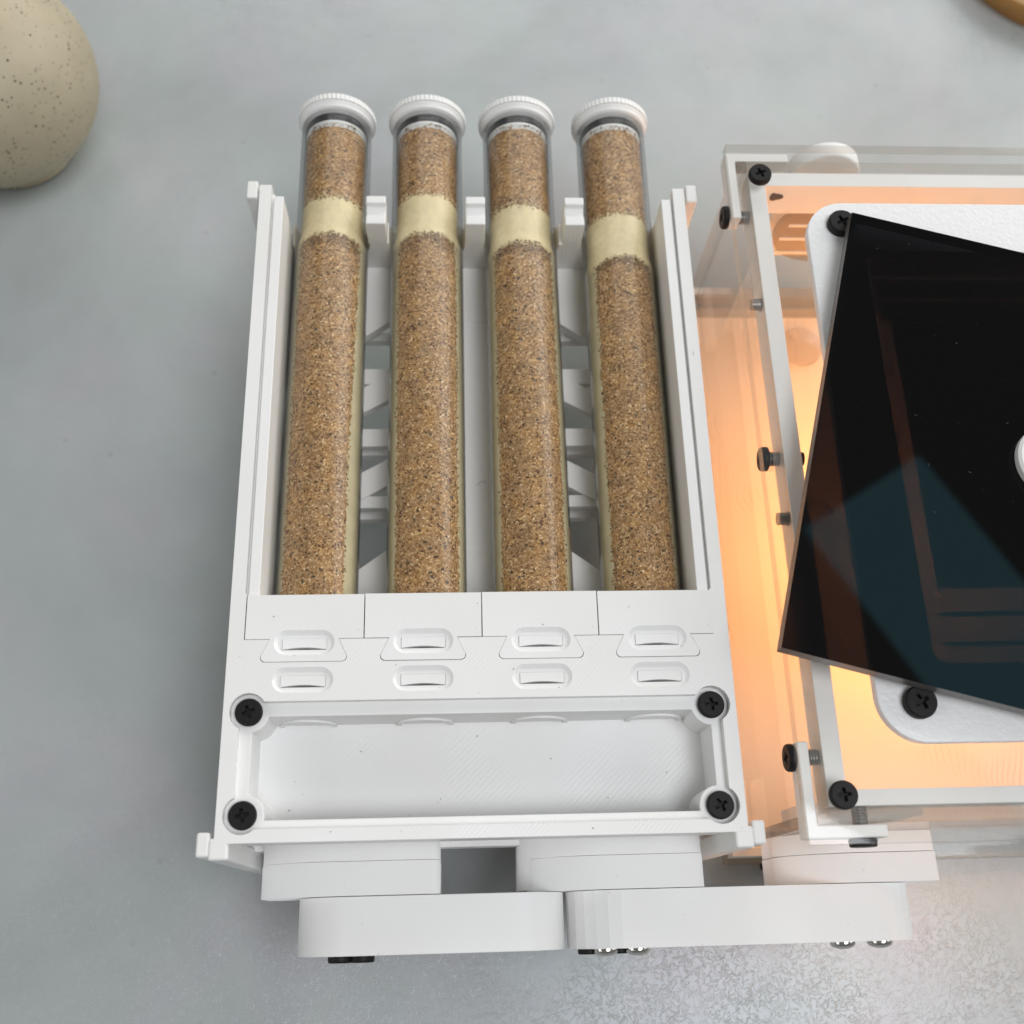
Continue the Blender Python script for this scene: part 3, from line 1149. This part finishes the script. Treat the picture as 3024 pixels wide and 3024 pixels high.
    for q in range(260):
        if rnd.random() < 0.55:
            a = math.radians(rnd.uniform(-80, 80))
            y = y1 + rag(a) + abs(rnd.gauss(0, 0.55))
            rr_ = 7.10
        else:
            a = math.radians(rnd.uniform(-52, 50))
            y = y0 - 1.1 * abs(a / 0.9) ** 2.6 - abs(rnd.gauss(0, 0.5))
            rr_ = 8.02
        r = rnd.uniform(0.07, 0.20)
        c = P(y, rr_, a)
        b.add([(c[0] + x * r, c[1] + yy * r, c[2] + z * r) for x, yy, z in ico], icf)
    g = b.build('plaster_crumbs', PLASTER, t)
    g['kind'] = 'stuff'
    # printed stopper
    xe = xb
    DY = 0.0
    cap = subthing('tube_cap', t, (xe, 166, TZ))
    knurl = []
    for i in range(224):
        a = 2 * PI * i / 224
        knurl.append((xe + (9.2 + (0.06 if i % 4 < 2 else -0.05)) * math.cos(a), TZ + (9.2 + (0.06 if i % 4 < 2 else -0.05)) * math.sin(a)))
    B().prism(knurl, [], 166.75, 168.2, axis='y').build('knurled_rim', WHITE, cap)
    B().lathe([(0.01, 166.7), (8.95, 166.7), (8.95, 166.3), (8.6, 165.9), (8.55, 165.2), (8.1, 164.85 + DY), (0.01, 164.85 + DY)], (xe, TZ), axis='y', seg=72).build('cap_collar', WHITE_S, cap, smooth=True, ang=40)
    tor = []
    for i in range(10):
        a = 2 * PI * i / 10
        tor.append((6.15 + 1.25 * math.cos(a), 163.55 + 1.25 * math.sin(a)))
    B().lathe(tor, (xe, TZ), axis='y', seg=64, close=True).build('sealing_ring', RUBBER, cap, smooth=True, ang=80)
    B().lathe([(0.01, 164.8 + DY), (6.0, 164.8 + DY), (6.0, 162.4), (7.05, 162.3), (7.1, 162.15), (7.1, 161.7 + DY), (6.8, 161.5 + DY), (6.5, 161.0 + DY), (6.5, 160.0 + DY), (0.01, 160.0 + DY)], (xe, TZ), axis='y', seg=64).build('stopper_plug', WHITE_S, cap, smooth=True, ang=40)

# ------------------------------------------------------------------ clear nest box
XL, XR, YF_, YK = 102.3, 203.0, -2.9, 145.2
box = thing('nest_box', 'clear acrylic ant nest box glowing orange inside, with white frame and black screws', 'nest box', (150, 70, 0))


def slab(name, x0, x1, y0, y1, z0, z1, axis):
    """clear sheet: big faces clear, narrow edges frosted"""
    b = B().box(x0, x1, y0, y1, z0, z1)
    # faces: bottom, top, y0, y1, x0, x1
    mi = {'z': (0, 0, 1, 1, 1, 1), 'y': (1, 1, 0, 0, 1, 1), 'x': (1, 1, 1, 1, 0, 0)}[axis]
    b.mi = list(mi)
    return b.build(name, [ACRYL, ACRYL_E], box)


LZ0, LZ1 = 62.0, 64.7
slab('lid', XL, XR, YF_, YK, LZ0, LZ1, 'z')
slab('base_plate', XL, XR, YF_, YK, 0.05, 3.0, 'z')
slab('side_wall', 105.15, 107.3, 0.7, 142.9, 3.05, LZ0 - 0.05, 'x')
slab('side_wall', XR - 5, XR - 2.8, 0.7, 142.9, 3.05, LZ0 - 0.05, 'x')
slab('front_wall', 107.4, XR - 5.1, 0.65, 3.5, 3.05, LZ0 - 0.05, 'y')
slab('back_wall', 107.4, XR - 5.1, 140.1, 142.9, 3.05, LZ0 - 0.05, 'y')
# nest floor and raised back step
B().box(107.5, XR - 5.3, 3.7, 140.0, 3.1, 5.4).build('nest_floor', FLOORM, box)
# white inner frame
fz0 = 53.0
B().box(107.4, 111.0, 3.6, 139.9, 55.5, LZ0 - 0.1).build('frame_bar', WHITE_S, box, bevel=0.15)
B().box(111.05, XR - 5.3, 3.6, 6.5, 55.5, LZ0 - 0.1).build('frame_bar', WHITE_S, box, bevel=0.15)
B().box(111.05, XR - 5.3, 136.4, 139.9, 52.0, LZ0 - 0.1).build('frame_bar', WHITE_S, box, bevel=0.15)
# L brackets (upper pair and lower pair on the left, mirrored on the right)


def bracket(x, y, sx, sy, z0, z1, lx=14.6, ly=16.8):
    t_ = 2.2
    p = [(x, y), (x + sx * lx, y), (x + sx * lx, y + sy * t_), (x + sx * t_, y + sy * t_), (x + sx * t_, y + sy * ly), (x, y + sy * ly)]
    if sx * sy < 0:
        p = p[::-1]
    B().prism(p, [], z0, z1).build('corner_bracket', WHITE_S, box, bevel=0.3)


for z0, z1 in ((57.5, LZ0 - 0.15), (3.15, 8.0)):
    bracket(102.85, -1.75, 1, 1, z0, z1)
    bracket(102.75, 145.1, 1, -1, z0, z1, 14.3, 17.2)
    bracket(XR - 0.5, -1.75, -1, 1, z0, z1)
    bracket(XR - 0.5, 145.1, -1, -1, z0, z1)
# lid screws
for (x, y) in ((108.9, 136.5), (109.0, 5.15), (XR - 7.2, 136.5), (XR - 7.2, 5.15)):
    screw('lid_screw', box, (x, y, LZ1 + 0.02), spin=0.4 if y > 50 else 0.1, h=1.5)
# side screws with their shafts through the clear wall
screw('side_screw', box, (102.75, 130.3, 58.5), (-1, 0, 0), spin=0.3, h=1.3, shaft=6)
screw('side_screw', box, (105.1, 72.0, 58.3), (-1, 0, 0), spin=0.3, h=1.5, shaft=7)
screw('side_screw', box, (102.8, 12.5, 59.3), (-1, 0, 0), spin=0.2, h=1.3, shaft=6)
screw('front_screw', box, (113.6, -1.8, 59.2), (0, -1, 0), h=1.4, shaft=6)
screw('front_screw', box, (112.6, -2.9, 3.0), (0, -1, 0), h=1.4)
# small dark threaded studs seen through the lid beside the frame
for y in (107.3, 58.6):
    B().cyl((y, 59.6), 1.5, 107.32, 107.39, axis='x', seg=20).cyl((y, 59.6), 1.25, 105.3, 107.25, axis='x', seg=20).build('threaded_stud', CHROME2, box)
B().cyl((72.0, 58.3), 1.4, 111.0, 112.4, axis='x', seg=20).build('screw_tip', BLACK, box, smooth=True)
# drop shaped dark opening in the rear frame bar
drop = []
for i in range(24):
    a = 2 * PI * i / 24
    rr = 1.0 + 0.35 * math.cos(a)
    drop.append((114.1 + 1.5 * rr * math.cos(a), 58.2 + 1.25 * math.sin(a) * (1 if math.cos(a) < 0 else 0.75)))
B().prism(drop, [], 136.1, 136.38, axis='y').build('screw_tip', plain('brown_hole', (0.07, 0.045, 0.03), 0.6), box)
# rear port seen on the inside of the back wall: a clear disc plate with three slits
B().cyl((130.5, 42), 11.5, 138.4, 139.9, axis='y', seg=48).build('port_disc', clear('port_clear', (0.80, 0.74, 0.66), haze=0.12, hazecol=(0.62, 0.52, 0.42)), box)
for z in (45.0, 39.8, 34.2):
    B().box(121.5 + (45 - z) * -0.15, 141, 138.1, 138.35, z - 0.45, z + 0.45).build('vent_slit', WHITE_S, box)
B().box(107.6, 141, 137.2, 139.9, 5.5, 16.0).build('back_step', ACRYL_E, box)
B().lathe([(0.01, 5.45), (5.6, 5.45), (5.6, 6.6), (5.2, 6.9), (0.01, 6.9)], (135.0, 128.0), seg=48).build('clear_disc', clear('disc_clear', (0.965, 0.95, 0.93), haze=0.02, edge=0.5), box, smooth=True, ang=40)
# port blocks outside
pb = subthing('port_block', box, (119, -4, 33))
B().prism(dblock(105.0, 133.6, 20.5, 43.5, 15), [], -8.6, -3.3, axis='y').build('port_housing', CONNECT, pb, bevel=0.25)
B().prism(dblock(105.1, 133.4, 20.6, 43.4, 15), [], -3.15, 0.6, axis='y').build('port_flange', CONNECT, pb, bevel=0.18)
B().prism(dblock(110.1, 132.6, 20.6, 43.4, 12), [], 3.55, 6.5, axis='y').build('port_flange', CONNECT, pb, bevel=0.18)
pb = subthing('port_block', box, (135, 150, 45))
prof = [(128.2 + 8.3 * math.cos(PI * i / 20), 52.6 + 8.3 * math.sin(PI * i / 20)) for i in range(21)] + [(119.9, 22), (136.5, 22)]
B().prism(prof, [], 145.6, 149.6, axis='y').build('port_housing', CONNECT, pb, bevel=0.5, seg=3)

# rounded white plate screwed on the lid, with its opening
PX0, PX1, PY0, PY1 = 116.9, 190.0, 13.6, 128.2
OX0, OX1, OY0, OY1 = 128.6, 178.0, 27.8, 115.8
plate = B().prism(rrect(PX0, PX1, PY0, PY1, 8.5, 10), [rrect(OX0, OX1, OY0, OY1, 2.6, 6)], LZ1 + 0.05, LZ1 + 2.2)
plate.build('rounded_plate', WHITE_R, box, bevel=0.3, seg=3)
for (x, y) in ((124.2, 122.2), (124.2, 20.6), (183, 122.2), (183, 20.6)):
    screw('plate_screw', box, (x, y, LZ1 + 2.2), h=1.9, r=2.95, spin=0.5)
# dark panel and slats under the lid, below the opening
B().box(135.9, 172.0, 44.6, 105.0, 57.5, 60.0).build('black_panel', BLACKPANEL, box, bevel=0.2)
for yy in (118.6, 112.8, 107.3):
    B().box(133.8, 172.0, yy - 2.4, yy + 2.0, 57.0, 58.0).build('panel_slat', plain('brown_slat', (0.30, 0.20, 0.14), 0.6), box)
for yy in (38.9, 33.1):
    B().box(134.6, 172.0, yy - 0.35, yy + 0.35, 59.0, 60.0).build('panel_slat', BLACKPANEL, box)
# warm lamp strips under the black panel
lm, lnt, lb = new_mat('warm_lamp')
lb.inputs['Base Color'].default_value = (0.8, 0.6, 0.4, 1)
lb.inputs['Emission Color'].default_value = (1.0, 0.42, 0.08, 1)
lb.inputs['Emission Strength'].default_value = 1.0
B().box(137, 171, 48, 102, 55.5, 57.4).build('lamp_panel', lm, box)
WL = bpy.data.lights.new('warm_lamp', 'AREA')
WL.shape = 'RECTANGLE'
WL.size, WL.size_y = 0.034, 0.056
WL.energy = 0.055
WL.color = (1.0, 0.37, 0.07)
wl = bpy.data.objects.new('warm_lamp', WL)
COL.objects.link(wl)
wl.location = (0.150, 0.070, 0.0550)
PL = bpy.data.lights.new('warm_bulb', 'POINT')
PL.energy = 0.060
PL.color = (1.0, 0.40, 0.085)
PL.shadow_soft_size = 0.008
pl = bpy.data.objects.new('warm_bulb', PL)
COL.objects.link(pl)
pl.location = (0.157, 0.072, 0.038)

# ------------------------------------------------------------------ dark sheet on top
sheet = thing('dark_sheet', 'dark tinted glossy acrylic sheet lying askew on the white plate', 'acrylic sheet', (140, 70, 69))
q = [(124.9, 121.9), (99.1, 29.8)]
d = Vector((q[1][0] - q[0][0], q[1][1] - q[0][1])); Ls = d.length; d.normalize()
nn = Vector((-d.y, d.x)) if -d.y > 0 else Vector((d.y, -d.x))
c0 = Vector(q[0]); c1 = Vector(q[1])
Wd = 92
poly = [(c0.x, c0.y), (c1.x, c1.y), (c1.x + nn.x * Wd, c1.y + nn.y * Wd), (c0.x + nn.x * Wd, c0.y + nn.y * Wd)]
b = B().prism(poly, [], 69.0, 72.0)
b.mi = [0 if i < 4 else 1 for i in range(len(b.f))]
b.build('tinted_pane', [DARK, DARK_E], sheet)
b = B().lathe([(0.01, 72.05), (7.3, 72.05), (7.5, 72.4), (7.5, 73.8), (7.0, 74.3), (0.01, 74.3)], (155.6, 64.6), seg=56)
b.build('round_knob', WHITE_S, sheet, smooth=True, ang=40)

b = B()
rnd = random.Random(11)
for i in range(45):
    u, w = rnd.uniform(0.02, 0.5), rnd.uniform(0.02, 0.98)
    px_, py_ = c0.x + nn.x * Wd * u + (c1.x - c0.x) * w, c0.y + nn.y * Wd * u + (c1.y - c0.y) * w
    l_, a_ = rnd.choice([0.06, 0.06, 0.08, 0.35]), rnd.uniform(0, PI)
    b.box(-l_ * 0.8, l_ * 0.8, -0.022, 0.022, 72.004, 72.03)
    k_ = len(b.v) - 8
    b.v[k_:] = [(px_ + x * math.cos(a_) - y * math.sin(a_), py_ + x * math.sin(a_) + y * math.cos(a_), z) for x, y, z in b.v[k_:]]
g = b.build('dust', plain('dust', (0.13, 0.13, 0.128), 0.9), sheet)
g['kind'] = 'stuff'


def hair(name, pts, root, r=0.035):
    b = B()
    for (p, q) in zip(pts, pts[1:]):
        p, q = Vector(p), Vector(q)
        d_ = (q - p).normalized()
        s_ = d_.cross(Vector((0, 0, 1))).normalized() * r
        u_ = Vector((0, 0, r))
        v_ = [p + s_, p + u_, p - s_, q + s_, q + u_, q - s_]
        b.add([tuple(x) for x in v_], [(0, 1, 4, 3), (1, 2, 5, 4), (2, 0, 3, 5)])
    b.build(name, BLACK, root)


hair('hair', [(47.0 + 0.35 * i, 76.0 + 0.9 * math.sin(i * 0.45), FZ - 0.15 + 0.03 * i) for i in range(7)], tray)
hair('hair', [(92.3 - 0.02 * i, 96.0 + 0.3 * i, H + 0.03) for i in range(4)], tray)
# fine crumbs and lint on the deck
b = B()
for (x, y) in ((8.2, 40.5), (31.0, 31.0), (58.5, 38.3), (52.7, 29.9), (75.0, 41.5), (61.0, 26.3), (12.3, 33.0), (84.5, 33.8), (46.2, 42.6), (39.0, 26.6), (20.0, 1.6), (66.0, 1.2)):
    rr = rnd.uniform(0.06, 0.12)
    b.add([(x + a * rr, y + c * rr, H + 0.10 + z * rr) for a, c, z in ico], icf)
for (x, y) in ((11.0, 6.5), (24.0, 17.0), (39.0, 8.0), (60.0, 15.0), (70.5, 7.5), (82.0, 12.0), (46.0, 19.5)):
    rr = rnd.uniform(0.07, 0.14)
    b.add([(x + a * rr, y + c * rr, 46.86 + z * rr) for a, c, z in ico], icf)
g = b.build('crumbs', plain('brown_crumb', (0.12, 0.085, 0.05), 0.9), tray)
g['kind'] = 'stuff'

# ------------------------------------------------------------------ vase and wooden disc at the edges
vase = thing('speckled_vase', 'round speckled cream ceramic vase standing at the upper left', 'vase', (-81, 197, 0))
prof = [(0.01, 0.3), (10, 0.1), (16, 0.6)]
for i in range(1, 24):
    a = -1.15 + i * (1.15 + 1.25) / 23
    prof.append((29.0 * math.cos(a), 26.0 + 26.5 * math.sin(a)))
prof += [(8.0, 50.5), (8.6, 53.5), (7.4, 53.5), (6.9, 50), (0.01, 46)]
B().lathe(prof, (-81.0, 197.0), seg=96).build('vase_body', VASE, vase, smooth=True, ang=60)
disc = thing('wooden_disc', 'amber wooden disc lying at the upper right corner of the table', 'wooden disc', (247, 288, 0))
B().lathe([(0.01, 0.0), (36.5, 0.0), (37.5, 2.0), (38.6, 6.5), (38.0, 7.8), (0.01, 8.0)], (242.5, 279.0), seg=96).build('disc_body', WOOD, disc, smooth=True, ang=60)

for o in bpy.data.objects:
    if '_org' in o.keys():
        del o['_org']
